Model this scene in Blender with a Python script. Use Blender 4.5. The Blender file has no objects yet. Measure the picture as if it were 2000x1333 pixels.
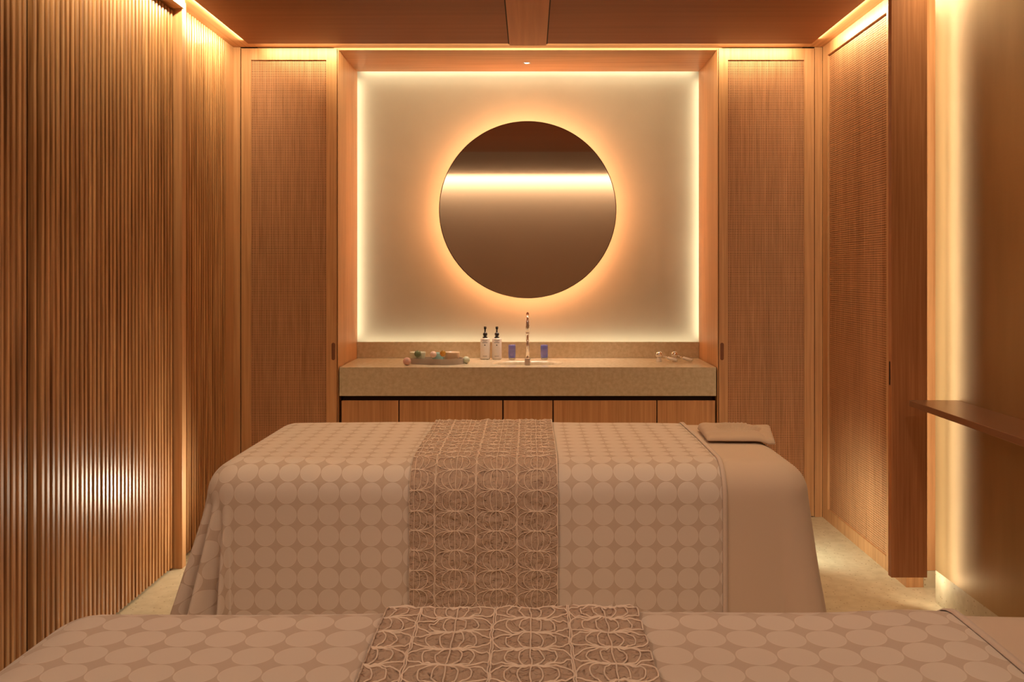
import bpy, bmesh, math, random
from mathutils import Vector, Matrix, noise
R = math.radians
PI = math.pi
random.seed(7)
scene = bpy.context.scene
COL = scene.collection

# ------------------------------------------------------------------ camera / world / exposure
CAMH = 1.48
F = 1754.0
cam_d = bpy.data.cameras.new('camera')
cam_d.sensor_width = 36.0
cam_d.lens = F / 2000 * 36
cam_d.shift_x = -35 / 2000
cam_d.shift_y = -136.5 / 2000
cam_d.clip_start = 0.05
cam = bpy.data.objects.new('camera', cam_d)
cam.location = (0, 0, CAMH)
cam.rotation_euler = (R(90), 0, 0)
COL.objects.link(cam)
scene.camera = cam
scene.view_settings.view_transform = 'Standard'
scene.view_settings.look = 'None'
scene.view_settings.gamma = 1
scene.view_settings.use_curve_mapping = False
scene.view_settings.exposure = 0.12
scene.cycles.max_bounces = 10
scene.cycles.diffuse_bounces = 5
scene.cycles.use_denoising = True
w = bpy.data.worlds.new('world')
scene.world = w
w.use_nodes = True
w.node_tree.nodes['Background'].inputs[0].default_value = (1, .7, .45, 1)
w.node_tree.nodes['Background'].inputs[1].default_value = 0.0

LED = (1.0, 0.84, 0.54)
LEDW = (1.0, 0.87, 0.62)
PINK = (1.0, 0.71, 0.52)


def area(name, loc, d, sx, sy, power, color, up=None, spread=180):
    """rectangular lamp at loc shining along d; sx runs along 'up'"""
    l = bpy.data.lights.new(name, 'AREA')
    l.shape = 'RECTANGLE'
    l.size = sx
    l.size_y = sy
    l.energy = power
    l.color = color
    l.spread = R(spread)
    o = bpy.data.objects.new(name, l)
    z = -Vector(d).normalized()
    x = Vector(up).normalized()
    y = z.cross(x).normalized()
    x = y.cross(z)
    m = Matrix((x, y, z)).transposed().to_4x4()
    m.translation = Vector(loc)
    o.matrix_world = m
    COL.objects.link(o)
    return o


def spot(name, loc, tgt, power, color, ang, r=0.04, blend=.8):
    l = bpy.data.lights.new(name, 'SPOT')
    l.energy = power
    l.color = color
    l.spot_size = R(ang)
    l.spot_blend = blend
    l.shadow_soft_size = r
    o = bpy.data.objects.new(name, l)
    o.location = loc
    o.rotation_euler = (Vector(tgt) - Vector(loc)).to_track_quat('-Z', 'Y').to_euler()
    COL.objects.link(o)
    return o


# ceiling cove: strips tucked at the edge of the dark ceiling panel, shining outwards and down on the walls
ZC = 2.818     # underside of the dark ceiling panel
ZR = 2.828     # underside of the light perimeter ring
area('cove_light_left', (-1.662, 4.03, ZC + .005), (-.66, 0, -.75), 2.4, .008, 17, LED, up=(0, 1, 0))
area('cove_light_right', (1.662, 3.9, ZC + .005), (.66, 0, -.75), 2.6, .008, 12, LED, up=(0, 1, 0))
area('cove_light_back', (0, 5.286, ZC + .005), (0, .72, -.69), 3.2, .008, 12, LED, up=(1, 0, 0))
# niche: strips in the pockets behind the wooden surround
area('niche_light_left', (-1.178, 6.03, 1.9), (.75, .66, 0), 1.75, .03, 2.0, LEDW, up=(0, 0, 1))
area('niche_light_right', (1.153, 6.03, 1.9), (-.75, .66, 0), 1.75, .03, 2.0, LEDW, up=(0, 0, 1))
area('niche_light_top', (-.0125, 6.03, 2.845), (0, .6, -.8), 2.25, .03, 2.8, LEDW, up=(1, 0, 0))
area('niche_light_bottom', (-.0125, 6.02, .985), (0, .5, .85), 2.25, .012, 1.8, LEDW, up=(1, 0, 0))
# vertical strip hidden behind the sliding panel beside the bronze wall
area('slot_light', (1.7215, 3.944, 1.46), (.90, -.43, 0), 2.74, .006, 3.6, LEDW, up=(0, 0, 1))
area('slot_light', (1.690, 3.946, 1.46), (.55, .83, 0), 2.74, .012, 5.0, LEDW, up=(0, 0, 1))
# wall wash on the wall behind the camera, and unseen spots added overhead to fill the beds
area('rear_wash_light', (0, -.70, 2.83), (0, -.35, -1), 3.3, .05, 23, LEDW, up=(1, 0, 0))
spot('niche_spot', (-.02, 5.75, 2.79), (-.02, 5.75, 0), 80, (1, .90, .78), 52, .025)
for sx in (-1, 1):
    spot('bed_fill_spot', (sx * 1.25, .20, 2.82), (sx * .2, 1.5, .8), 78, PINK, 84, .14, 1)
    spot('bed_fill_spot', (sx * 1.05, 1.65, 2.82), (sx * .55, 3.2, .7), 54, PINK, 84, .14, 1)
    spot('bed_fill_spot', (sx * .8, 3.75, 2.79), (sx * .65, 3.95, .6), 36, (1, .74, .42), 84, .12, 1)
# fixtureless spots added behind the far bed for low side-wall glow
spot('low_fill_left', (-1.30, 4.74, .34), (-1.77, 4.05, .44), 21, (1, .88, .66), 135, .05, 1)
spot('low_fill_right', (1.20, 4.60, .24), (1.76, 4.72, .12), 11, (.97, 1, .78), 118, .05, 1)


# ------------------------------------------------------------------ materials
def newmat(name):
    m = bpy.data.materials.new(name)
    m.use_nodes = True
    nt = m.node_tree
    return m, nt, nt.nodes, nt.links, nt.nodes['Principled BSDF']


def ramp(nodes, stops):
    r = nodes.new('ShaderNodeValToRGB')
    e = r.color_ramp.elements
    while len(e) < len(stops):
        e.new(.5)
    for i, (p, c) in enumerate(stops):
        e[i].position = p
        e[i].color = (*c, 1)
    return r


def plain(name, c, rough=.5, metal=0, trans=0, ior=1.45, spec=.5, emit=None, es=0, alpha=1, sheen=0):
    m, nt, N, L, b = newmat(name)
    b.inputs['Base Color'].default_value = (*c, 1)
    b.inputs['Roughness'].default_value = rough
    b.inputs['Metallic'].default_value = metal
    b.inputs['Transmission Weight'].default_value = trans
    b.inputs['IOR'].default_value = ior
    b.inputs['Specular IOR Level'].default_value = spec
    b.inputs['Sheen Weight'].default_value = sheen
    if emit:
        b.inputs['Emission Color'].default_value = (*emit, 1)
        b.inputs['Emission Strength'].default_value = es
    return m


def wood(name, c0, c1, c2, axis='Z', rough=.42, scale=1.0, bump=.15):
    m, nt, N, L, b = newmat(name)
    tc = N.new('ShaderNodeTexCoord')
    mp = N.new('ShaderNodeMapping')
    k = {'X': (1.2, 45, 45), 'Y': (45, 1.2, 45), 'Z': (45, 45, 1.2)}[axis]
    mp.inputs['Scale'].default_value = tuple(v * scale for v in k)
    L.new(tc.outputs['Object'], mp.inputs[0])
    n = N.new('ShaderNodeTexNoise')
    n.inputs['Scale'].default_value = 1.6
    n.inputs['Detail'].default_value = 5
    n.inputs['Distortion'].default_value = .35
    L.new(mp.outputs[0], n.inputs['Vector'])
    r = ramp(N, [(.25, c0), (.5, c1), (.75, c2)])
    L.new(n.outputs['Fac'], r.inputs[0])
    # broad board-to-board tone
    n2 = N.new('ShaderNodeTexNoise')
    n2.inputs['Scale'].default_value = .9 if 'slats' in name else .12
    n2.inputs['Detail'].default_value = 1
    L.new(mp.outputs[0], n2.inputs['Vector'])
    mr = N.new('ShaderNodeMapRange')
    mr.inputs['To Min'].default_value = .55 if 'slats' in name else .80
    mr.inputs['To Max'].default_value = 1.45 if 'slats' in name else 1.2
    L.new(n2.outputs['Fac'], mr.inputs['Value'])
    mx = N.new('ShaderNodeVectorMath')
    mx.operation = 'SCALE'
    L.new(r.outputs[0], mx.inputs[0])
    L.new(mr.outputs[0], mx.inputs['Scale'])
    L.new(mx.outputs[0], b.inputs['Base Color'])
    b.inputs['Roughness'].default_value = rough
    b.inputs['Specular IOR Level'].default_value = .4
    bp = N.new('ShaderNodeBump')
    bp.inputs['Strength'].default_value = bump
    bp.inputs['Distance'].default_value = .001
    L.new(n.outputs['Fac'], bp.inputs['Height'])
    L.new(bp.outputs[0], b.inputs['Normal'])
    return m


OA, OB, OC = (.44, .21, .085), (.56, .29, .125), (.65, .36, .165)
M_oakZ = wood('oak_vertical', OA, OB, OC, 'Z')
M_oakX = wood('oak_horizontal', OA, OB, OC, 'X')
M_oakY = wood('oak_lengthwise', OA, OB, OC, 'Y')
M_slat = wood('cedar_slats', (.20, .075, .024), (.50, .25, .10), (.74, .44, .21), 'Z', .34, 1.1)
M_dark = plain('dark_recess', (.030, .012, .006), .8)
M_felt = plain('dark_backing', (.05, .018, .008), .85)
M_cane = wood('cane_webbing', (.42, .20, .085), (.56, .28, .13), (.66, .36, .18), 'Z', .5, 2.0)
M_ceil = wood('ceiling_veneer', (.25, .085, .03), (.28, .098, .036), (.31, .11, .042), 'X', .6, .3, .02)
M_beam = wood('beam_veneer', (.42, .17, .07), (.48, .20, .085), (.54, .24, .10), 'Y', .5, .5, .05)


def speck(name, base, c2, flecks, scale, rough, amount):
    m, nt, N, L, b = newmat(name)
    tc = N.new('ShaderNodeTexCoord')
    n = N.new('ShaderNodeTexNoise')
    n.inputs['Scale'].default_value = scale * .35
    n.inputs['Detail'].default_value = 8
    L.new(tc.outputs['Object'], n.inputs['Vector'])
    r = ramp(N, [(.35, base), (.65, c2)])
    L.new(n.outputs['Fac'], r.inputs[0])
    v = N.new('ShaderNodeTexVoronoi')
    v.inputs['Scale'].default_value = scale
    L.new(tc.outputs['Object'], v.inputs['Vector'])
    lt = N.new('ShaderNodeMapRange')
    lt.inputs['From Min'].default_value = .26
    lt.inputs['From Max'].default_value = .18
    L.new(v.outputs['Distance'], lt.inputs['Value'])
    sp = N.new('ShaderNodeSeparateColor')
    L.new(v.outputs['Color'], sp.inputs[0])
    gt = N.new('ShaderNodeMath')
    gt.operation = 'GREATER_THAN'
    gt.inputs[1].default_value = 1 - amount
    L.new(sp.outputs[0], gt.inputs[0])
    mu = N.new('ShaderNodeMath')
    mu.operation = 'MULTIPLY'
    L.new(lt.outputs[0], mu.inputs[0])
    L.new(gt.outputs[0], mu.inputs[1])
    mx = N.new('ShaderNodeMix')
    mx.data_type = 'RGBA'
    L.new(mu.outputs[0], mx.inputs['Factor'])
    L.new(r.outputs[0], mx.inputs['A'])
    mx.inputs['B'].default_value = (*flecks, 1)
    L.new(mx.outputs['Result'], b.inputs['Base Color'])
    b.inputs['Roughness'].default_value = rough
    return m


M_floor = speck('terrazzo', (.54, .46, .31), (.62, .54, .38), (.34, .25, .14), 60, .42, .30)
M_stone = speck('limestone_counter', (.52, .42, .27), (.62, .52, .36), (.50, .40, .25), 120, .24, .25)

m, nt, N, L, b = newmat('plaster')
tc = N.new('ShaderNodeTexCoord')
n = N.new('ShaderNodeTexNoise'); n.inputs['Scale'].default_value = 1.6; n.inputs['Detail'].default_value = 6
L.new(tc.outputs['Object'], n.inputs['Vector'])
r = ramp(N, [(.3, (.36, .31, .23)), (.7, (.42, .365, .275))])
L.new(n.outputs['Fac'], r.inputs[0]); L.new(r.outputs[0], b.inputs['Base Color'])
b.inputs['Roughness'].default_value = .75
M_plaster = m

m, nt, N, L, b = newmat('bronze_wallcovering')
tc = N.new('ShaderNodeTexCoord')
mp = N.new('ShaderNodeMapping'); mp.inputs['Scale'].default_value = (3, 3, .5)
L.new(tc.outputs['Object'], mp.inputs[0])
n = N.new('ShaderNodeTexNoise'); n.inputs['Scale'].default_value = 2.0; n.inputs['Detail'].default_value = 6
L.new(mp.outputs[0], n.inputs['Vector'])
r = ramp(N, [(.3, (.38, .25, .12)), (.7, (.46, .31, .155))])
L.new(n.outputs['Fac'], r.inputs[0]); L.new(r.outputs[0], b.inputs['Base Color'])
n3 = N.new('ShaderNodeTexNoise'); n3.inputs['Scale'].default_value = 45; n3.inputs['Detail'].default_value = 3
L.new(tc.outputs['Object'], n3.inputs['Vector'])
bp = N.new('ShaderNodeBump'); bp.inputs['Strength'].default_value = .12; bp.inputs['Distance'].default_value = .002
L.new(n3.outputs['Fac'], bp.inputs['Height']); L.new(bp.outputs[0], b.inputs['Normal'])
b.inputs['Metallic'].default_value = .65
b.inputs['Roughness'].default_value = .42
M_bronze = m

M_taupe = plain('rear_wall_paint', (.62, .48, .38), .7)
M_rearceil = plain('rear_ceiling_paint', (.30, .23, .19), .7)


def fabric(name, c, rough=.8, weave=900, bump=.25, circles=None, c2=None, crease=True):
    m, nt, N, L, b = newmat(name)
    tc = N.new('ShaderNodeTexCoord')
    b.inputs['Roughness'].default_value = rough
    b.inputs['Specular IOR Level'].default_value = .25
    b.inputs['Sheen Weight'].default_value = .15
    n = N.new('ShaderNodeTexNoise'); n.inputs['Scale'].default_value = 9; n.inputs['Detail'].default_value = 4
    L.new(tc.outputs['Object'], n.inputs['Vector'])
    h = N.new('ShaderNodeMath'); h.operation = 'MULTIPLY'; h.inputs[1].default_value = .6
    L.new(n.outputs['Fac'], h.inputs[0])
    height = h.outputs[0]
    if circles:
        P, ox, oy = circles
        mp = N.new('ShaderNodeMapping')
        mp.inputs['Scale'].default_value = (1 / P, 1 / P, 1)
        mp.inputs['Location'].default_value = (ox, oy, 0)
        L.new(tc.outputs['UV'], mp.inputs[0])
        fr = N.new('ShaderNodeVectorMath'); fr.operation = 'FRACTION'
        L.new(mp.outputs[0], fr.inputs[0])
        sb = N.new('ShaderNodeVectorMath'); sb.operation = 'SUBTRACT'; sb.inputs[1].default_value = (.5, .5, 0)
        L.new(fr.outputs[0], sb.inputs[0])
        # flatten z
        mu = N.new('ShaderNodeVectorMath'); mu.operation = 'MULTIPLY'; mu.inputs[1].default_value = (1, 1, 0)
        L.new(sb.outputs[0], mu.inputs[0])
        ln = N.new('ShaderNodeVectorMath'); ln.operation = 'LENGTH'
        L.new(mu.outputs[0], ln.inputs[0])
        mk = N.new('ShaderNodeMapRange')
        mk.inputs['From Min'].default_value = .497; mk.inputs['From Max'].default_value = .470
        L.new(ln.outputs['Value'], mk.inputs['Value'])
        # bright stitched rim
        rim = N.new('ShaderNodeMapRange')
        rim.inputs['From Min'].default_value = .455; rim.inputs['From Max'].default_value = .475
        L.new(ln.outputs['Value'], rim.inputs['Value'])
        rm = N.new('ShaderNodeMath'); rm.operation = 'MULTIPLY'
        L.new(rim.outputs[0], rm.inputs[0]); L.new(mk.outputs[0], rm.inputs[1])
        mx = N.new('ShaderNodeMix'); mx.data_type = 'RGBA'
        L.new(mk.outputs[0], mx.inputs['Factor'])
        mx.inputs['A'].default_value = (*c2, 1); mx.inputs['B'].default_value = (*c, 1)
        mx2 = N.new('ShaderNodeMix'); mx2.data_type = 'RGBA'
        rs = N.new('ShaderNodeMath'); rs.operation = 'MULTIPLY'; rs.inputs[1].default_value = .5
        L.new(rm.outputs[0], rs.inputs[0])
        L.new(rs.outputs[0], mx2.inputs['Factor'])
        L.new(mx.outputs['Result'], mx2.inputs['A'])
        mx2.inputs['B'].default_value = tuple(min(1, v * 1.18) for v in c) + (1,)
        L.new(mx2.outputs['Result'], b.inputs['Base Color'])
        rr = N.new('ShaderNodeMapRange'); rr.inputs['To Min'].default_value = .85; rr.inputs['To Max'].default_value = .5
        L.new(mk.outputs[0], rr.inputs['Value']); L.new(rr.outputs[0], b.inputs['Roughness'])
        ad = N.new('ShaderNodeMath'); ad.operation = 'ADD'
        m3 = N.new('ShaderNodeMath'); m3.operation = 'MULTIPLY'; m3.inputs[1].default_value = .25
        L.new(mk.outputs[0], m3.inputs[0])
        L.new(m3.outputs[0], ad.inputs[0]); L.new(height, ad.inputs[1])
        height = ad.outputs[0]
    else:
        b.inputs['Base Color'].default_value = (*c, 1)
    bp = N.new('ShaderNodeBump'); bp.inputs['Strength'].default_value = bump; bp.inputs['Distance'].default_value = .004
    L.new(height, bp.inputs['Height'])
    L.new(bp.outputs[0], b.inputs['Normal'])
    return m


PC = .0755
COVC, COVG = (.64, .52, .43), (.53, .40, .31)
M_sheet = fabric('plain_sheet', (.60, .44, .32), .75, bump=.2)
M_pillow = fabric('cradle_cover_cloth', (.52, .37, .26), .75, bump=.3)
M_cord = plain('runner_cord', (.74, .56, .43), .8, sheen=.3)

m, nt, N, L, b = newmat('runner_cloth')
tc = N.new('ShaderNodeTexCoord')
n = N.new('ShaderNodeTexNoise'); n.noise_type = 'RIDGED_MULTIFRACTAL'; n.inputs['Scale'].default_value = 85; n.inputs['Detail'].default_value = 2
n.inputs['Distortion'].default_value = .8
L.new(tc.outputs['UV'], n.inputs['Vector'])
r = ramp(N, [(.1, (.44, .30, .215)), (.9, (.27, .165, .11))])  # creases get a darker colour, their shade painted on top of the bump
L.new(n.outputs['Fac'], r.inputs[0]); L.new(r.outputs[0], b.inputs['Base Color'])
bp = N.new('ShaderNodeBump'); bp.inputs['Strength'].default_value = 1; bp.inputs['Distance'].default_value = .006; bp.invert = True
L.new(n.outputs['Fac'], bp.inputs['Height']); L.new(bp.outputs[0], b.inputs['Normal'])
b.inputs['Roughness'].default_value = .8
M_runner = m

M_mirror = plain('bronze_mirror_glass', (.95, .78, .64), .03, 1)
M_chrome = plain('chrome', (.80, .78, .76), .08, 1)
M_black = plain('black_plastic', (.012, .010, .010), .3)
M_bottle = plain('bottle_plastic', (.72, .66, .60), .35)
M_print = plain('bottle_print', (.08, .06, .06), .6)
M_tray = plain('tray_ceramic', (.40, .33, .27), .45)
M_purple = plain('violet_glass', (.30, .34, .98), .08, 0, .75, 1.45)
M_clear = plain('clear_glass', (.9, .93, .95), .05, 0, .85, 1.45)
M_frost = plain('frosted_glass', (.78, .80, .62), .4, 0, .35)
M_mint = plain('mint_glass', (.45, .66, .55), .25, 0, .45)
M_peach = plain('peach_ribbed_glass', (.85, .62, .40), .3, 0, .3)
M_pink = plain('pink_quartz', (.62, .36, .30), .3)
M_jade = plain('dark_jade', (.16, .20, .10), .2)
M_pale = plain('pale_jade', (.50, .52, .38), .3)
M_rose = plain('rose_quartz', (.78, .55, .45), .25)
M_amber = plain('amber_glass', (.75, .38, .06), .1, 0, .6)
M_white = plain('white_enamel', (.74, .68, .60), .4)
M_block = plain('brushed_metal', (.55, .45, .38), .35, .8)
M_led = plain('halo_strip', (.9, .6, .4), .5, emit=(1, .45, .20), es=31)
M_lens = plain('lamp_lens', (.9, .9, .8), .4, emit=(1, .85, .65), es=8)
M_shelf = plain('satin_bronze_shelf', (.30, .15, .08), .30, .35)


# ------------------------------------------------------------------ mesh helpers
def mesh_obj(name, bm, mat, parent=None, smooth=False, bevel=0):
    me = bpy.data.meshes.new(name)
    bmesh.ops.recalc_face_normals(bm, faces=bm.faces[:])
    bm.to_mesh(me)
    bm.free()
    me.materials.append(mat)
    if smooth:
        for p in me.polygons:
            p.use_smooth = True
    o = bpy.data.objects.new(name, me)
    COL.objects.link(o)
    if parent:
        o.parent = parent
        o.matrix_parent_inverse = parent.matrix_world.inverted()
    if bevel:
        md = o.modifiers.new('bevel', 'BEVEL')
        md.width = bevel
        md.segments = 2
        md.limit_method = 'ANGLE'
        md.angle_limit = R(40)
    return o


def box(bm, x0, x1, y0, y1, z0, z1):
    vs = [bm.verts.new(p) for p in ((x0, y0, z0), (x1, y0, z0), (x1, y1, z0), (x0, y1, z0),
                                    (x0, y0, z1), (x1, y0, z1), (x1, y1, z1), (x0, y1, z1))]
    for f in ((0, 3, 2, 1), (4, 5, 6, 7), (0, 1, 5, 4), (1, 2, 6, 5), (2, 3, 7, 6), (3, 0, 4, 7)):
        bm.faces.new([vs[i] for i in f])


def B(name, x0, x1, y0, y1, z0, z1, mat, parent=None, bevel=0):
    bm = bmesh.new()
    box(bm, x0, x1, y0, y1, z0, z1)
    return mesh_obj(name, bm, mat, parent, bevel=bevel)


def lathe(bm, prof, c=(0, 0, 0), seg=32, axis='Z', M=None):
    rings = []
    for r_, z_ in prof:
        if r_ < 1e-6:
            p = Vector((0, 0, z_))
            rings.append([bm.verts.new((M @ p if M else p) + Vector(c))])
        else:
            ring = []
            for i in range(seg):
                a = 2 * PI * i / seg
                p = Vector((r_ * math.cos(a), r_ * math.sin(a), z_))
                ring.append(bm.verts.new((M @ p if M else p) + Vector(c)))
            rings.append(ring)
    for a_, b_ in zip(rings, rings[1:]):
        for i in range(seg):
            j = (i + 1) % seg
            if len(a_) == 1 and len(b_) == 1:
                continue
            if len(a_) == 1:
                bm.faces.new((a_[0], b_[i], b_[j]))
            elif len(b_) == 1:
                bm.faces.new((a_[i], a_[j], b_[0]))
            else:
                bm.faces.new((a_[i], a_[j], b_[j], b_[i]))


def tube(bm, pts, rad, seg=10, closed=False, cap=True, upv=None):
    n_ = len(pts)
    pts = [Vector(p) for p in pts]
    rings = []
    prev = None
    for i, p in enumerate(pts):
        a_ = pts[(i - 1) % n_] if (closed or i > 0) else p
        b_ = pts[(i + 1) % n_] if (closed or i < n_ - 1) else p
        t = (b_ - a_).normalized()
        if upv is not None:
            u = Vector(upv[i])
        elif prev is None:
            u = Vector((0, 0, 1)) if abs(t.z) < .9 else Vector((1, 0, 0))
        else:
            u = prev
        u = (u - t * u.dot(t)).normalized()
        prev = u
        v_ = t.cross(u)
        r_ = rad[i] if isinstance(rad, (list, tuple)) else rad
        rings.append([bm.verts.new(p + (u * math.cos(2 * PI * k / seg) + v_ * math.sin(2 * PI * k / seg)) * r_) for k in range(seg)])
    for i in range(n_ if closed else n_ - 1):
        a_, b_ = rings[i], rings[(i + 1) % n_]
        for k in range(seg):
            bm.faces.new((a_[k], a_[(k + 1) % seg], b_[(k + 1) % seg], b_[k]))
    if cap and not closed:
        bm.faces.new(rings[0][::-1])
        bm.faces.new(rings[-1])


def ball(bm, c, r_, seg=28, n_=16):
    lathe(bm, [(r_ * math.sin(PI * i / n_), -r_ * math.cos(PI * i / n_)) for i in range(n_ + 1)], c, seg)


def prism(bm, poly, z0, z1):
    lo = [bm.verts.new((x, y, z0)) for x, y in poly]
    hi = [bm.verts.new((x, y, z1)) for x, y in poly]
    n_ = len(poly)
    bm.faces.new(lo[::-1])
    bm.faces.new(hi)
    for i in range(n_):
        bm.faces.new((lo[i], lo[(i + 1) % n_], hi[(i + 1) % n_], hi[i]))


def thing(name, label, cat, loc=(0, 0, 0), group=None):
    o = bpy.data.objects.new(name, None)
    o.empty_display_size = .1
    o.location = loc
    COL.objects.link(o)
    bpy.context.view_layer.update()
    tag(o, label, cat, group)
    return o


def tag(o, label, cat, group=None):
    o['label'] = label
    o['category'] = cat
    if group:
        o['group'] = group
    return o


def struct(o):
    o['kind'] = 'structure'
    return o


# ------------------------------------------------------------------ room shell
YB = 5.40          # plane of the cupboard fronts
XL, XR = -1.783, 1.76
Y0 = -.80
struct(B('floor', -2.0, 2.3, Y0 - .1, 6.4, -.12, 0, M_floor))
bm = bmesh.new()
box(bm, -1.656, 1.656, 1.79, 5.28, ZC, ZC + .09)
ceil_o = struct(mesh_obj('ceiling', bm, M_ceil))
struct(B('ceiling', -2.0, 2.3, Y0 - .1, 1.79, 2.862, 2.99, M_rearceil))
struct(B('ceiling', -2.0, 2.3, 1.79, 6.4, ZR + .075, 2.99, M_dark))
# light perimeter ring
bm = bmesh.new(); box(bm, -1.9, -1.64, 1.79, YB, ZR, ZR + .075); struct(mesh_obj('trim_1', bm, M_oakY))
bm = bmesh.new(); box(bm, 1.64, 2.0, 1.79, YB, ZR, ZR + .075); struct(mesh_obj('trim_2', bm, M_oakY))
bm = bmesh.new(); box(bm, -1.64, 1.64, 5.26, YB + .02, ZR, ZR + .075); struct(mesh_obj('trim_3', bm, M_oakX))
# centre strip of the ceiling
bm = bmesh.new(); box(bm, -.12, .096, 4.1, 5.284, ZC - .010, ZC + .0); struct(mesh_obj('trim_4', bm, M_beam))
bm = bmesh.new(); box(bm, .097, .103, 4.1, 5.282, ZC - .0015, ZC + .0); box(bm, -.127, -.121, 4.1, 5.282, ZC - .0015, ZC)
struct(mesh_obj('trim_5', bm, M_dark))

# outer walls
struct(B('wall_left', -1.95, -1.83, Y0, 5.5, 0, 2.86, M_felt))
struct(B('wall_front', -2.0, 2.3, Y0 - .1, Y0, 0, 2.862, M_taupe))
# bronze wall: thick panel above a stone base
XW = 1.81
struct(B('wall_right', XW, XW + .12, Y0, 4.01, .145, 2.862, M_bronze))
struct(B('baseboard_right', XW + .001, XW + .12, Y0, 4.01, 0, .144, M_floor))
# recess at its far end
struct(B('trim_6', 1.84, 2.05, 4.20, 4.26, 0.079, 2.86, M_oakZ))
struct(B('trim_17', 1.76, 1.84, 4.20, 4.26, 0, 2.86, M_oakZ))
struct(B('trim_7', 1.93, 2.05, 3.9, 4.20, 0.0, 2.86, M_oakZ))
struct(B('baseboard_right', 1.841, 2.05, 4.197, 4.26, 0, .078, M_floor))
# niche
XN0, XN1, ZN, YN = -1.153, 1.128, 2.815, 6.0
bm = bmesh.new(); box(bm, XN0 - .004, XN0, YB + .0, YN, .0, ZN); struct(mesh_obj('trim_8', bm, M_oakZ))
bm = bmesh.new(); box(bm, XN1, XN1 + .004, YB + .0, YN, .0, ZN); struct(mesh_obj('trim_9', bm, M_oakZ))
bm = bmesh.new(); box(bm, XN0 - .03, XN1 + .03, YB + .02, YN, ZN, ZN + .02); struct(mesh_obj('trim_10', bm, M_oakX))
struct(B('wall_back', -1.95, 2.0, 6.075, 6.2, 0, 2.99, M_plaster))
# pocket sides behind the surround
bm = bmesh.new()
box(bm, XN0 - .07, XN0 - .055, 5.98, 6.07, 0, 2.95)
box(bm, XN1 + .055, XN1 + .07, 5.98, 6.07, 0, 2.95)
box(bm, XN0 - .07, XN1 + .07, 5.98, 6.07, 2.865, 2.90)
struct(mesh_obj('trim_11', bm, M_plaster))


# ------------------------------------------------------------------ slatted left wall
def slats(name, label, y0, y1, xf, z0, z1, pitch=.0345, wd=.0205, dp=.030):
    t = thing(name, label, 'slatted screen', (xf, (y0 + y1) / 2, 0), 'slatted timber screens on the left wall')
    bm = bmesh.new()
    n_ = int((y1 - y0) / pitch)
    p = (y1 - y0) / n_
    for i in range(n_):
        y = y0 + (i + .5) * p + random.uniform(-.0008, .0008)
        x = xf + random.uniform(-.0012, .0012)
        h = wd / 2
        c = .0025
        # slightly eased front corners
        poly = [(x - dp, y - h), (x - c, y - h), (x, y - h + c), (x, y + h - c), (x - c, y + h), (x - dp, y + h)]
        prism(bm, poly, z0, z1)
    mesh_obj('slats', bm, M_slat, t)
    bm = bmesh.new()
    box(bm, xf - dp - .012, xf - dp, y0, y1, z0, z1)
    mesh_obj('backing_board', bm, M_felt, t)
    return t


XS = -1.770
slats('slatted_screen', 'wide slatted timber panel in the middle of the left wall, ending at the post', 3.250, 4.455, XS, .012, 2.772)
slats('slatted_screen', 'nearest slatted timber panel at the far left edge, before the dark joint', .6, 3.168, XS, .012, 2.772)
slats('slatted_screen', 'narrow slatted timber panel between the post and the corner with the cupboard', 4.53, 5.255, XL, .012, ZR)
B('slat_post', XS - .02, XS + .002, 3.199, 3.217, .012, 2.772, M_slat)
tag(bpy.data.objects['slat_post'], 'single slat standing in the dark joint between two slatted panels', 'post')
# soffit board above the near panels
struct(B('trim_12', -1.83, -1.717, .4, 4.47, 2.785, ZR, M_oakY))
# post (faces the camera) and the corner stile
struct(B('trim_13', -1.83, -1.728, 4.462, 4.512, 0, ZR, M_oakZ, bevel=.002))
struct(B('trim_14', -1.86, XL, 5.262, YB + .02, 0, ZR, M_oakZ, bevel=.001))
struct(B('trim_15', XL, -1.742, YB, YB + .04, 0, ZR, M_oakZ, bevel=.001))


# ------------------------------------------------------------------ cane webbing
def cane(name, u0, u1, z0, z1, depth, parent, side=None, pitch=.01033, wd=.0058):
    """woven strands; panel in the XZ plane at y=depth, or (side) in the YZ plane at x=depth"""
    bm = bmesh.new()
    nu = max(2, int((u1 - u0) / pitch))
    nz = max(2, int((z1 - z0) / pitch))
    pu, pz = (u1 - u0) / nu, (z1 - z0) / nz
    t = .0007

    def bx(a0, a1, d0, d1, c0, c1):
        if side is None:
            box(bm, a0, a1, depth + d0, depth + d1, c0, c1)
        else:
            box(bm, depth - d1, depth - d0, a0, a1, c0, c1) if side > 0 else box(bm, depth + d0, depth + d1, a0, a1, c0, c1)
    for i in range(nu + 1):
        u = u0 + i * pu + random.uniform(-.0004, .0004)
        bx(u - wd / 2, u + wd / 2, 0, t, z0, z1)
    for i in range(nz + 1):
        z = z0 + i * pz + random.uniform(-.0004, .0004)
        bx(u0, u1, -t, -.0001, z - wd / 2, z + wd / 2)
    return mesh_obj(name, bm, M_cane, parent)


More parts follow.
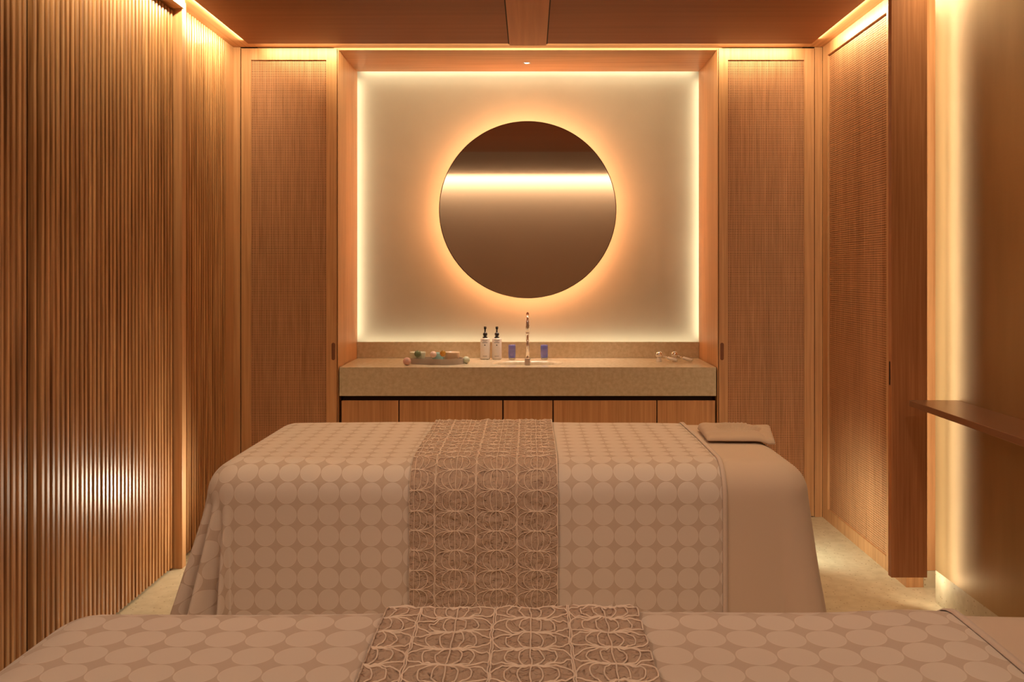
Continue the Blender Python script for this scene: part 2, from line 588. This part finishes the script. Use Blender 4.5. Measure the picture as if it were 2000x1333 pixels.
def frame_y(bm, x0, x1, z0, z1, ix0, ix1, iz0, iz1, y0, y1):
    """mitred rectangular frame facing -Y"""
    def ring(y):
        return [bm.verts.new(p) for p in ((x0, y, z0), (x1, y, z0), (x1, y, z1), (x0, y, z1))], \
               [bm.verts.new(p) for p in ((ix0, y, iz0), (ix1, y, iz0), (ix1, y, iz1), (ix0, y, iz1))]
    of, inf = ring(y0)
    ob, inb = ring(y1)
    for i in range(4):
        j = (i + 1) % 4
        bm.faces.new((of[i], of[j], inf[j], inf[i]))
        bm.faces.new((ob[j], ob[i], inb[i], inb[j]))
        bm.faces.new((of[j], of[i], ob[i], ob[j]))
        bm.faces.new((inf[i], inf[j], inb[j], inb[i]))


def pull(name, parent, x, y, z, mat, w_=.022, h_=.105, side=None, depth=.004):
    """recessed capsule-shaped finger pull: rim and dark cup"""
    def loop(r_, hh, d):
        out = []
        for k in range(24):
            a = 2 * PI * k / 24
            cx, cz = r_ * math.cos(a), r_ * math.sin(a)
            cz += (hh - r_) if math.sin(a) >= 0 else -(hh - r_)
            out.append((x + cx, y + d, z + cz) if side is None else (x + d, y + cx, z + cz))
        return out
    bm = bmesh.new()
    sgn = -1 if side is None else side
    o_ = [bm.verts.new(p) for p in loop(w_ / 2, h_ / 2, sgn * .0012)]
    i_ = [bm.verts.new(p) for p in loop(w_ / 2 - .0022, h_ / 2 - .0022, sgn * .0012)]
    bk = [bm.verts.new(p) for p in loop(w_ / 2 - .0026, h_ / 2 - .0026, sgn * .0002)]
    for k in range(24):
        j = (k + 1) % 24
        bm.faces.new((o_[k], o_[j], i_[j], i_[k]))
        bm.faces.new((i_[k], i_[j], bk[j], bk[k]))
    bm.faces.new(bk)
    return mesh_obj(name, bm, mat, parent)


M_pull = plain('pull_recess', (.20, .075, .03), .6)


def tall_cupboard(label, x0, x1, cx0, cx1, px, hinge):
    t = thing('tall_cupboard', label, 'cupboard', ((x0 + x1) / 2, YB + .02, 0), 'tall cane-fronted cupboards flanking the vanity')
    bm = bmesh.new()
    box(bm, x0 + .001, x1 - .001, YB + .046, YB + .56, .02, 2.80)
    mesh_obj('carcass', bm, M_felt, t)
    bm = bmesh.new()
    frame_y(bm, x0 + .002, x1 - .002, .006, 2.8215, cx0, cx1, .10, 2.751, YB, YB + .022)
    d = mesh_obj('door', bm, M_oakZ, t, bevel=.0012)
    bm = bmesh.new()
    box(bm, x0 + .004, x1 - .004, YB + .023, YB + .03, .012, 2.826)
    mesh_obj('backing_board', bm, M_dark, t)
    cane('cane_webbing', cx0 + .001, cx1 - .001, .10, 2.751, YB + .010, d)
    pull('finger_pull', d, px, YB, .997, M_pull)


tall_cupboard('tall cane-fronted cupboard left of the sink niche, next to the slatted wall', -1.738, -1.159, -1.678, -1.225, -1.182, 0)
tall_cupboard('tall cane-fronted cupboard right of the sink niche, next to the cane side wall', 1.134, 1.712, 1.191, 1.650, 1.155, 1)
struct(B('trim_16', 1.714, XR, YB + .002, YB + .05, 0, ZR, M_oakZ, bevel=.001))

# side wall with cane sliding door (faces -X)
t = thing('sliding_door', 'tall cane-filled sliding door along the right side wall, seen edge-on', 'door', (XR, 4.85, 0))
bm = bmesh.new()
box(bm, XR, XR + .03, 5.31, 5.398, .0, 2.832)       # far stile
box(bm, XR, XR + .03, 4.26, 4.435, .0, 2.832)       # near stile
box(bm, XR, XR + .03, 4.435, 5.31, 2.759, 2.832)    # head
box(bm, XR, XR + .03, 4.435, 5.31, .0, .07)         # foot
d = mesh_obj('door_frame', bm, M_oakZ, t)
bm = bmesh.new(); box(bm, XR + .022, XR + .032, 4.30, 5.39, .0, 2.83)
mesh_obj('backing_board', bm, M_dark, t)
cane('cane_webbing', 4.436, 5.309, .071, 2.758, XR + .012, d, side=-1, pitch=.0118, wd=.0068)
struct(B('wall_right', XR + .034, XR + .12, 4.26, 5.5, 0, 2.86, M_oakZ))

# plain sliding panel in front of the slot light, hanging just above the floor
t = thing('sliding_panel', 'plain vertical-grain wooden panel floating above the floor beside the bronze wall', 'panel', (1.65, 3.92, .148))
bm = bmesh.new(); box(bm, 1.570, 1.7255, 3.90, 3.936, .148, 2.90)
mesh_obj('panel_board', bm, wood('oak_panel_dark', (.36, .135, .05), (.44, .18, .07), (.52, .23, .095), 'Z', .45, 1.6), t, bevel=.001)
pull('edge_pull', t, 1.570, 3.917, 1.035, M_dark, .012, .105, side=-1)

# wall shelf
t = tag(B('wall_shelf', 1.605, XW - .001, 2.2, 3.80, .908, .934, M_shelf, bevel=.0015),
        'thin brown ledge shelf fixed to the bronze wall at right', 'shelf')

# ------------------------------------------------------------------ vanity
ZT = .901
t = thing('countertop', 'thick pale stone countertop with integrated basin under the round mirror', 'countertop', (-.012, 5.7, .729))
bm = bmesh.new()
NX, NY = 300, 84
cx0, cx1, cy0, cy1 = -1.146, 1.120, YB + .002, 5.978
grid = []


def basin(x, y):
    u_, v_ = (x + .015) / .215, (y - 5.665) / .115
    q = (abs(u_) ** 3.2 + abs(v_) ** 3.2) ** (1 / 3.2)
    k = min(max((1.04 - q) / .26, 0), 1)
    return .085 * k * k * (3 - 2 * k)


for j in range(NY + 1):
    row = []
    for i in range(NX + 1):
        x = cx0 + (cx1 - cx0) * i / NX
        y = cy0 + (cy1 - cy0) * j / NY
        row.append(bm.verts.new((x, y, ZT - basin(x, y))))
    grid.append(row)
for j in range(NY):
    for i in range(NX):
        bm.faces.new((grid[j][i], grid[j][i + 1], grid[j + 1][i + 1], grid[j + 1][i]))
lo = [bm.verts.new(p) for p in ((cx0, cy0, .729), (cx1, cy0, .729), (cx1, cy1, .729), (cx0, cy1, .729))]
bm.faces.new(lo[::-1])
bm.faces.new([lo[0], lo[1]] + [grid[0][i] for i in range(NX, -1, -1)])
bm.faces.new([lo[2], lo[3]] + [grid[NY][i] for i in range(NX + 1)])
bm.faces.new([lo[1], lo[2]] + [grid[j][NX] for j in range(NY, -1, -1)])
bm.faces.new([lo[3], lo[0]] + [grid[j][0] for j in range(NY + 1)])
slab_o = mesh_obj('slab', bm, M_stone, t)
for p_ in slab_o.data.polygons:
    if basin(p_.center.x, p_.center.y) > 1e-5:
        p_.use_smooth = True
tag(B('backsplash', XN0 + .002, XN1 - .002, 5.98, 5.998, ZT + .0005, 1.008, M_stone), 'low pale stone backsplash standing behind the countertop', 'backsplash')
bm = bmesh.new(); lathe(bm, [(0, .004), (.018, .004), (.021, 0), (.021, -.003)], (-.015, 5.665, ZT - .083), 24)
mesh_obj('drain', bm, M_chrome, t, True)

t = thing('vanity_cabinet', 'low oak vanity cabinet with five flat doors under the stone countertop', 'cabinet', (-.012, 5.7, 0))
B('carcass', -1.135, 1.110, 5.46, 5.96, .08, .725, M_dark, t)
B('toe_kick', -1.13, 1.105, 5.50, 5.52, 0, .08, M_dark, t)
for a_, b_ in ((667, 778), (780.3, 981), (983.7, 1079), (1081.3, 1282), (1284.3, 1397)):
    xa, xb = (a_ - 1035) / F * 5.42, (b_ - 1035) / F * 5.42
    B('door', xa, xb, 5.42, 5.44, .09, CAMH - (783 - 530) / F * 5.42, M_oakZ, t, bevel=.001)

# faucet
t = thing('faucet', 'tall chrome gooseneck faucet standing behind the basin', 'faucet', (-.015, 5.84, ZT))
bm = bmesh.new()
zt_, yb_, yf_ = 1.175, 5.84, 5.70
pts = [(-.015, yb_, ZT + .008), (-.015, yb_, 1.0), (-.015, yb_, zt_ - .02)]
rr_ = (yb_ - yf_) / 2
for k in range(0, 13):
    a = PI * k / 12
    pts.append((-.015, (yb_ + yf_) / 2 + rr_ * math.cos(a), zt_ - .02 + rr_ * math.sin(a) * .75))
pts += [(-.015, yf_, 1.13), (-.015, yf_, 1.09)]
rads = [.0105] * 3 + [.0105 + .0025 * k / 12 for k in range(13)] + [.0132, .0132]
tube(bm, pts, rads, 18)
mesh_obj('spout', bm, M_chrome, t, True)
bm = bmesh.new(); lathe(bm, [(0, 0), (.020, 0), (.020, .010), (.012, .014), (.0105, .014)], (-.015, yb_, ZT), 28)
mesh_obj('base_ring', bm, M_chrome, t, True)
bm = bmesh.new(); lathe(bm, [(0, 0), (.0142, 0), (.0142, .012), (.0125, .014)], (-.015, yf_, 1.079), 24)
mesh_obj('aerator', bm, M_chrome, t, True)
t = B('tap_control_block', -.032, .001, 5.52, 5.552, ZT, ZT + .041, M_block, bevel=.002)
tag(t, 'small square metal tap control block at the counter front edge', 'tap control')


# bottles
def bottle(x, y, label):
    t = thing('pump_bottle', label, 'bottle', (x, y, ZT), 'white pump bottles on the counter')
    bm = bmesh.new()
    h = .140
    lathe(bm, [(0, 0), (.027, 0), (.031, .004), (.0315, .010), (.0315, h - .010), (.029, h - .002), (.022, h), (0, h)], (x, y, ZT), 36)
    mesh_obj('bottle_body', bm, M_bottle, t, True)
    bm = bmesh.new()
    lathe(bm, [(0, h), (.0165, h), (.0165, h + .007), (.010, h + .009), (.010, h + .016), (.0145, h + .016), (.0145, h + .031), (.0125, h + .033),
               (.006, h + .034), (.0052, h + .060), (0, h + .060)], (x, y, ZT), 24)
    pm = mesh_obj('pump', bm, M_black, t, True)
    bm = bmesh.new()
    lathe(bm, [(0, h + .058), (.0075, h + .058), (.0085, h + .061), (.0085, h + .072), (.007, h + .075), (0, h + .075)], (x, y, ZT), 20)
    box(bm, x - .004, x + .004, y - .034, y - .004, ZT + h + .064, ZT + h + .072)
    mesh_obj('nozzle', bm, M_black, pm)
    # printed lines, too small to read, wrapped on the body
    bm = bmesh.new()
    rb = .0318

    def blockline(z, half, hh, dens=1.0):
        u = -half
        while u < half:
            w_ = random.uniform(.0012, .0026)
            a0, a1 = u / rb, min(u + w_, half) / rb
            q = [bm.verts.new((x + rb * math.sin(a), y - rb * math.cos(a), zz)) for a, zz in
                 ((a0, z), (a1, z), (a1, z + hh), (a0, z + hh))]
            bm.faces.new(q)
            u += w_ + .0007
    blockline(ZT + .126, .0185, .0042)
    blockline(ZT + .1175, .0095, .0028)
    blockline(ZT + .109, .0185, .0042)
    mesh_obj('label_print', bm, M_print, t)
    bm = bmesh.new()
    blockline(ZT + .021, .0145, .0036)
    mesh_obj('maker_print', bm, M_print, t)
    a_r = .0042
    eb = bmesh.new()
    q = [eb.verts.new((x + rb * math.sin(a_r * math.cos(2 * PI * k / 16) / rb), y - rb * math.cos(a_r * math.cos(2 * PI * k / 16) / rb) - .0001,
                       ZT + .095 + a_r * math.sin(2 * PI * k / 16))) for k in range(16)]
    eb.faces.new(q)
    mesh_obj('emblem_print', eb, M_print, t)


bottle((947.5 - 1035) / F * 5.90, 5.90, 'white pump bottle with black pump, the left one nearer the tray')
bottle((970.5 - 1035) / F * 5.90, 5.90, 'white pump bottle with black pump, the right one nearer the faucet')


def tumbler(x, y, label):
    t = thing('glass_tumbler', label, 'glass', (x, y, ZT), 'small violet glasses beside the faucet')
    bm = bmesh.new()
    lathe(bm, [(0, .014), (.0235, .014), (.0238, .090), (.022, .097), (0, .099)], (x, y, ZT), 32)
    mesh_obj('glass_body', bm, M_purple, t, True)
    bm = bmesh.new()
    lathe(bm, [(0, 0), (.018, 0), (.0215, .002), (.0225, .0135), (0, .0135)], (x, y, ZT), 32)
    mesh_obj('clear_foot', bm, M_clear, t, True)


tumbler((1000 - 1035) / F * 5.87, 5.87, 'violet glass tumbler between the faucet and the white bottles')
tumbler((1063 - 1035) / F * 5.87, 5.87, 'violet glass tumbler just right of the faucet')

# tray: kidney shaped, low rim
t = thing('trinket_tray', 'kidney-shaped grey-taupe tray on the left of the counter', 'tray', (-.58, 5.62, ZT))


def blob(off=0):
    out = []
    base = []
    for k in range(72):
        a = 2 * PI * k / 72
        rx, ry = .166, .100
        x, y = rx * math.cos(a), ry * math.sin(a)
        # waist on the front-left and back-middle
        y *= 1 - (.16 if y < 0 else .05) * math.exp(-((x + .045) / .085) ** 2)
        k_ = min(max(.5 - x / .12, 0), 1)
        k_ = k_ * k_ * (3 - 2 * k_)
        y = y * (1 - .18 * k_) + .012 * k_
        base.append((x, y))
    n_ = len(base)
    for k in range(n_):
        xa, ya = base[k - 1]
        xb, yb = base[(k + 1) % n_]
        tx, ty = xb - xa, yb - ya
        l_ = math.hypot(tx, ty)
        out.append((base[k][0] - ty / l_ * off * -1 * -1, base[k][1] + tx / l_ * off))
    return [(x - .580, y + 5.615) for x, y in out]


bm = bmesh.new()
o0, i0 = blob(0), blob(.006)
ring0 = [bm.verts.new((x, y, ZT)) for x, y in o0]
ring1 = [bm.verts.new((x, y, ZT + .036)) for x, y in o0]
ring2 = [bm.verts.new((x, y, ZT + .036)) for x, y in i0]
ring3 = [bm.verts.new((x, y, ZT + .008)) for x, y in i0]
n_ = len(o0)
for a_, b_ in ((ring0, ring1), (ring1, ring2), (ring2, ring3)):
    for k in range(n_):
        bm.faces.new((a_[k], a_[(k + 1) % n_], b_[(k + 1) % n_], b_[k]))
bm.faces.new(ring3)
bm.faces.new(ring0[::-1])
mesh_obj('tray_dish', bm, M_tray, t)


def px(x, y):
    return (x - 1035) / F * y


ZTR = ZT + .008


def simple(name, label, cat, fn, mat, smooth=True, group=None):
    bm = bmesh.new()
    fn(bm)
    o = mesh_obj(name, bm, mat, None, smooth)
    return tag(o, label, cat, group)


def bowl_fn(x, y, z, r0, r1, h, rib=0):
    def f(bm):
        n_ = 10
        prof = [(0, 0)]
        for i in range(n_ + 1):
            t_ = i / n_
            r_ = r0 + (r1 - r0) * (1 - (1 - t_) ** 2)
            if rib:
                r_ += rib * (i % 2)
            prof.append((r_, h * t_))
        prof += [(r1 - .004, h), (r0 - .004, .006), (0, .006)]
        lathe(bm, prof, (x, y, z), 36)
    return f


simple('frosted_glass_cup', 'frosted pale green glass cup at the left end of the tray', 'cup',
       bowl_fn(px(816, 5.64), 5.635, ZTR, .036, .050, .064), M_frost)
simple('ribbed_glass_cup', 'ribbed peach glass cup at the right end of the tray', 'cup',
       bowl_fn(px(883, 5.62), 5.62, ZTR, .040, .046, .066, .001), M_peach)


def mint(bm):
    x, y = px(855.5, 5.61), 5.612
    lathe(bm, [(0, 0), (.040, 0), (.038, .02), (.028, .058), (.024, .062), (.020, .062), (.030, .008), (0, .008)], (x, y, ZTR), 32)


simple('mint_glass_holder', 'mint green tapered glass in the middle of the tray', 'glass', mint, M_mint)
# facial roller balls
simple('massage_stone', 'dark green stone ball resting on the frosted cup', 'stone', lambda bm: ball(bm, (px(816, 5.575), 5.572, ZTR + .058), .0215), M_jade)
simple('massage_stone', 'pale rose stone ball at the left of the mint glass', 'stone', lambda bm: ball(bm, (px(846, 5.54), 5.545, ZTR + .056), .0205), M_rose)
simple('massage_stone', 'amber glass ball on top of the mint glass', 'stone', lambda bm: ball(bm, (px(865, 5.56), 5.56, ZTR + .061), .0195), M_amber)
simple('massage_stone', 'pink stone ball on the counter at the left of the tray', 'stone', lambda bm: ball(bm, (px(794.5, 5.51), 5.52, ZT + .0245), .0245), M_pink)
simple('massage_stone', 'pale green stone ball on the counter at the right of the tray', 'stone', lambda bm: ball(bm, (px(910.5, 5.61), 5.62, ZT + .023), .023), M_pale)


def globe(x, label):
    y = 5.74
    t = thing('ice_globe', label, 'massage tool', (x, y, ZT), 'chrome ice globes on the right of the counter')
    bm = bmesh.new(); ball(bm, (x, y, ZT + .046), .0215)
    mesh_obj('globe', bm, M_chrome, t, True)
    bm = bmesh.new(); lathe(bm, [(0, 0), (.017, 0), (.0175, .004), (.014, .020), (.012, .026), (0, .026)], (x, y, ZT), 28)
    mesh_obj('stand', bm, M_white, t, True)
    bm = bmesh.new(); tube(bm, [(x + .018, y - .008, ZT + .040), (x + .052, y - .022, ZT + .026)], .0045, 12)
    st = mesh_obj('stem', bm, M_chrome, t, True)
    bm = bmesh.new(); tube(bm, [(x + .050, y - .021, ZT + .027), (x + .054, y - .023, ZT + .0255), (x + .106, y - .044, ZT + .0125), (x + .108, y - .045, ZT + .012)],
                           [.006, .0098, .0098, .007], 18)
    mesh_obj('handle', bm, M_white, t, True)


globe(px(1287, 5.74), 'chrome ice globe with white handle, the left one of the pair')
globe(px(1317, 5.74), 'chrome ice globe with white handle, the right one nearer the niche corner')

# ------------------------------------------------------------------ round mirror
mc = Vector((-.0147, 5.93, 1.886))
t = thing('wall_mirror', 'large round backlit mirror hanging over the basin', 'mirror', mc)
RX = Matrix.Rotation(R(90), 3, 'X')
RM = .583
bm = bmesh.new(); lathe(bm, [(0, .004), (RM - .002, .004), (RM, .002), (RM, -.004), (0, -.004)], mc, 160, M=RX)
mesh_obj('mirror_glass', bm, M_mirror, t)
bm = bmesh.new(); lathe(bm, [(RM + .0005, .0045), (RM + .0025, .0045), (RM + .0025, -.012), (RM - .03, -.012), (RM - .03, -.0045), (RM + .0005, -.0045)], mc, 160, M=RX)
mesh_obj('mirror_rim', bm, plain('mirror_rim_metal', (.10, .06, .04), .4, .6), t)
bm = bmesh.new(); lathe(bm, [(0, -.013), (.548, -.013), (.548, -.060), (.40, -.060), (.40, -.143), (0, -.143)], mc, 96, M=RX)
mesh_obj('mirror_back_box', bm, M_white, t)
bm = bmesh.new(); lathe(bm, [(.550, -.028), (.566, -.028), (.566, -.052), (.550, -.052), (.550, -.028)], mc, 96, M=RX)
mesh_obj('halo_light', bm, M_led, t)

# niche downlight
t = thing('downlight', 'tiny recessed downlight in the ceiling of the sink niche', 'light', (-.02, 5.75, ZN))
bm = bmesh.new(); lathe(bm, [(.0235, .0), (.0235, -.003), (.018, -.003), (.015, .0)], (-.02, 5.75, ZN), 32)
mesh_obj('bezel', bm, M_chrome, t, True)
bm = bmesh.new(); lathe(bm, [(0, -.001), (.0145, -.001), (.0145, 0)], (-.02, 5.75, ZN), 24)
mesh_obj('lens', bm, M_lens, t)

# ------------------------------------------------------------------ massage tables and their linen
ZBED = .780


class Drape:
    """cloth laid over a rounded rectangular top: (U, V) is the unrolled cloth, in metres"""

    def __init__(s, x0, x1, y0, y1, Rr=.09, seed=0, shift=0, hump=None):
        s.x0, s.x1, s.y0, s.y1, s.R, s.seed, s.hump = x0, x1, y0, y1, Rr, seed, hump

    def at(s, U, V, off=0, fold=1.0, flat=False):
        qx = min(max(U, s.x0), s.x1)
        qy = min(max(V, s.y0), s.y1)
        dx, dy = U - qx, V - qy
        d = math.hypot(dx, dy)
        z = ZBED
        if d < 1e-9:
            nx = ny = 0
            out = down = 0
            al = 0
        else:
            nx, ny = dx / d, dy / d
            al = min(d / s.R, PI / 2)
            out = s.R * math.sin(al)
            down = s.R * (1 - math.cos(al))
            rest = max(0, d - s.R * PI / 2)
            fl = .09 if dx < 0 else .10
            flare = fl * abs(nx) + .015 * abs(ny)
            corner = min(abs(dx), abs(dy)) / d * 1.414
            if dx < 0:
                th = math.atan2(abs(dy), abs(dx))
                rip = math.cos(th * 17 + s.seed + .4)
                rip = math.copysign(abs(rip) ** .7, rip)
                out += fold * rest * (.24 * corner * rip + .07 * corner)
            else:
                out += rest * .10 * corner
            out += rest * flare
            down += rest * math.sqrt(max(0, 1 - flare * flare))
            # soft vertical waves of the hanging part
            out += min(rest, .3) * .03 * noise.noise(Vector((U * 2.2, V * 2.2, s.seed)))
        x = qx + nx * out
        y = qy + ny * out
        z = ZBED - down
        z += .006 * noise.noise(Vector((U * 2.3, V * 2.3, s.seed + 5))) * math.cos(al)
        # top sags very slightly toward its ends
        if s.hump:
            hx, hy, hr, hh = s.hump
            z += hh * math.exp(-((U - hx) / hr) ** 2 - ((V - hy) / (hr * 1.6)) ** 2)
        sa, ca = math.sin(al), math.cos(al)
        n_ = Vector((nx * sa, ny * sa, ca))
        p = Vector((x, y, z)) + n_ * off
        if p.z < .012:
            p.z = .012 + .002 * random.random()
        return p, n_


def cloth(name, D, u0, u1, v0, v1, step, off, mat, parent=None, uv0=(0, 0), wrinkle=None):
    nu = int(round((u1 - u0) / step))
    nv = int(round((v1 - v0) / step))
    bm = bmesh.new()
    uvl = bm.loops.layers.uv.new('uv')
    g = []
    cs = []
    for j in range(nv + 1):
        V = v0 + (v1 - v0) * j / nv
        row = []
        for i in range(nu + 1):
            U = u0 + (u1 - u0) * i / nu
            o_ = off
            if wrinkle:
                o_ += wrinkle(U, V)
            p, _ = D.at(U, V, o_)
            row.append(bm.verts.new(p))
        g.append(row)
    for j in range(nv):
        for i in range(nu):
            f = bm.faces.new((g[j][i], g[j][i + 1], g[j + 1][i + 1], g[j + 1][i]))
            for lp, (a_, b_) in zip(f.loops, ((i, j), (i + 1, j), (i + 1, j + 1), (i, j + 1))):
                lp[uvl].uv = (u0 + (u1 - u0) * a_ / nu - uv0[0], v0 + (v1 - v0) * b_ / nv - uv0[1])
    o = mesh_obj(name, bm, mat, parent, True)
    return o


def massage_bed(tagw, dx, yf, seed, labels, hump, circ, runner, hemU, bedgroup):
    RR = .12
    x0, x1 = -1.063 + dx, .907 + dx
    y0, y1 = yf + RR, yf + (1.0 if tagw == 'far' else .95) - RR
    D = Drape(x0, x1, y0, y1, RR, seed, hump=hump)
    t = thing('massage_table', labels[0], 'massage table', ((x0 + x1) / 2, (y0 + y1) / 2, 0), bedgroup)
    bm = bmesh.new(); box(bm, x0, x1, y0, y1, .63, .755)
    mesh_obj('padded_top', bm, M_sheet, t, bevel=.03)
    bm = bmesh.new(); box(bm, x0 + .3, x1 - .3, y0 + .12, y1 - .12, 0, .63)
    mesh_obj('pedestal', bm, M_oakX, t, bevel=.01)
    o = cloth('bed_sheet', D, hemU - .05, x1 + .78, y0 - .76, y1 + .76, .020, 0, M_sheet)
    tag(o, labels[1], 'sheet')
    M_cov = fabric('dotted_cover_' + tagw, COVC, .7, circles=(PC, circ[0], circ[1]), c2=COVG, bump=.35)
    o = cloth('bed_cover', D, x0 - .84, hemU, y0 - .80, y1 + .72, .0125, .007, M_cov)
    tag(o, labels[2], 'bed cover')
    # hem strip along the cover's free edge
    hb = bmesh.new()
    pts = []
    ups = []
    V = y0 - .80
    while V < y1 + .72:
        p, n_ = D.at(hemU - .004, V, .010)
        pts.append(p); ups.append(n_)
        V += .02
    g = []
    for p, n_ in zip(pts, ups):
        g.append([hb.verts.new(p + Vector((-.013, 0, 0))), hb.verts.new(p + Vector((-.011, 0, 0)) + n_ * .003), hb.verts.new(p + Vector((.002, 0, 0)) + n_ * .003),
                  hb.verts.new(p + Vector((.005, 0, 0)) - n_ * .006)])
    for a_, b_ in zip(g, g[1:]):
        for k in range(3):
            hb.faces.new((a_[k], a_[k + 1], b_[k + 1], b_[k]))
    mesh_obj('hem', hb, fabric('cover_hem_' + tagw, (.62, .47, .37), .7, bump=.1), o, True)

    # runner
    r0, r1 = runner
    colw, rowh = .1465, .0695
    ph = runner[0] + (.090 if tagw == 'far' else .072)

    def wr(U, V):
        a_ = noise.noise(Vector((U * 34, V * 34, seed))) * .0060
        b2 = abs(noise.noise(Vector((U * 62, V * 48, seed + 3)))) * .0085
        c2 = abs(noise.noise(Vector((U * 14, V * 14, seed + 9)))) * .006
        return a_ - b2 + c2
    vv0, vv1 = y0 - .72, y1 + .45
    o = cloth('table_runner', D, r0, r1, vv0, vv1, .0052, .017, M_runner, wrinkle=wr)
    tag(o, labels[3], 'runner')
    cb = bmesh.new()
    nrows = int((vv1 - vv0) / rowh)
    cr = .0015 if tagw == 'far' else .0017

    def cord(fn, n_, closed):
        P_, U_ = [], []
        for k in range(n_ if closed else n_ + 1):
            U, V = fn(k / n_)
            U = min(max(U + .0042 * noise.noise(Vector((U * 24, V * 24, seed + 20))), r0 + .001), r1 - .001)
            V += .0042 * noise.noise(Vector((U * 24, V * 24, seed + 30)))
            p, n2 = D.at(U, V, .0185 + wr(U, V) * .8)
            P_.append(p); U_.append(n2)
        tube(cb, P_, cr, 5, closed, upv=U_)
    c_first = -1
    for c in range(c_first, 5):
        ux = ph + c * colw
        if r0 < ux < r1:
            for e in (-.0016, .0022):
                cord(lambda t_, ux=ux, e=e: (ux + e + .0008 * math.sin(t_ * 300), vv0 + .004 + (vv1 - vv0 - .008) * t_), 240, False)
        mid = ux + colw / 2
        if r0 < mid < r1:
            cord(lambda t_, mid=mid: (mid, vv0 + .004 + (vv1 - vv0 - .008) * t_), 240, False)
        for k in range(nrows):
            vc = vv0 + .01 + (k + .5) * rowh
            for (hw, ex) in ((.0725, 2.4), (.047, 2.4), (.0225, 2.2)):
                if mid + hw * .35 < r0 or mid - hw * .35 > r1:
                    continue
                hh = rowh * .495

                def ov(t_, mid=mid, hw=hw, vc=vc, hh=hh, ex=ex):
                    a = 2 * PI * t_
                    ca, sa = math.cos(a), math.sin(a)
                    return (mid + hw * math.copysign(abs(ca) ** (2 / ex), ca), vc + hh * math.copysign(abs(sa) ** (2 / ex), sa))
                cord(ov, 44, True)
    mesh_obj('cord_embroidery', cb, M_cord, o, True)
    return D


YF_FAR, YF_NEAR = 3.215, .963
D1 = massage_bed('far', 0, YF_FAR, 1.3,
                 ('far draped massage table, between the sink counter and the nearer table',
                  'plain beige sheet showing at the right end of the far table',
                  'dotted beige cover with round discs draped over the far table',
                  'brown corded runner across the middle of the far table, hanging down its front'),
                 None, (.015, .49), (-.430, .100), .705, 'draped massage tables')
D2 = massage_bed('near', .190, YF_NEAR, 4.1,
                 ('near draped massage table along the bottom edge of the picture',
                  'plain beige sheet at the right end of the near table, bottom right corner',
                  'dotted beige cover with round discs spread over the near table',
                  'brown corded runner across the near table, at the bottom centre'),
                 (.76, 1.70, .10, .012), (.10, .08), (-.290, .217), .862, 'draped massage tables')

# face cradle cover: flat cushion with a crescent opening, gathered inside
t = thing('face_cradle', 'tan crescent face cradle cushion lying on the right end of the far table', 'cushion', (.86, 3.75, ZBED))
bm = bmesh.new()
NU, NV = 60, 44
gx0, gx1, gy0, gy1 = .726, 1.02, 3.62, 3.93
top = []
for j in range(NV + 1):
    row = []
    for i in range(NU + 1):
        u, v_ = i / NU * 2 - 1, j / NV * 2 - 1
        x = (gx0 + gx1) / 2 + (gx1 - gx0) / 2 * u + v_ * (.009 + .0115 * (u + 1))
        y = (gy0 + gy1) / 2 + (gy1 - gy0) / 2 * v_ - .008 * u
        ed = max(0, 1 - max(abs(u), abs(v_)) ** 5)
        h = (.018 + .008 * (v_ + 1)) * ed ** .35
        # crescent dip, opening to the back
        rr = math.hypot((u - .05) / .64, (v_ - .18) / .58)
        dip = max(0, 1 - rr ** 7)
        h -= (.016 + .007 * (v_ + 1)) * dip * min(1, ed * 3)
        gath = .0050 * math.sin(math.atan2(v_ - .18, u - .05) * 34) * math.exp(-((rr - .8) / .28) ** 2)
        h += gath + .004 * noise.noise(Vector((x * 18, y * 18, 2)))
        base, _ = D1.at(x, y, .010)
        zb = max(base.z, ZBED + .001)
        row.append((x, y, zb, h))
    top.append(row)
tv = [[bm.verts.new((x, y, zb + .004 + max(h, .002))) for x, y, zb, h in r_] for r_ in top]
bv = [[bm.verts.new((x, y, zb + .001)) for x, y, zb, h in r_] for r_ in top]
for j in range(NV):
    for i in range(NU):
        bm.faces.new((tv[j][i], tv[j][i + 1], tv[j + 1][i + 1], tv[j + 1][i]))
        bm.faces.new((bv[j][i + 1], bv[j][i], bv[j + 1][i], bv[j + 1][i + 1]))
for i in range(NU):
    bm.faces.new((tv[0][i + 1], tv[0][i], bv[0][i], bv[0][i + 1]))
    bm.faces.new((tv[NV][i], tv[NV][i + 1], bv[NV][i + 1], bv[NV][i]))
for j in range(NV):
    bm.faces.new((tv[j][0], tv[j + 1][0], bv[j + 1][0], bv[j][0]))
    bm.faces.new((tv[j + 1][NU], tv[j][NU], bv[j][NU], bv[j + 1][NU]))
mesh_obj('cushion_cover', bm, M_pillow, t, True)
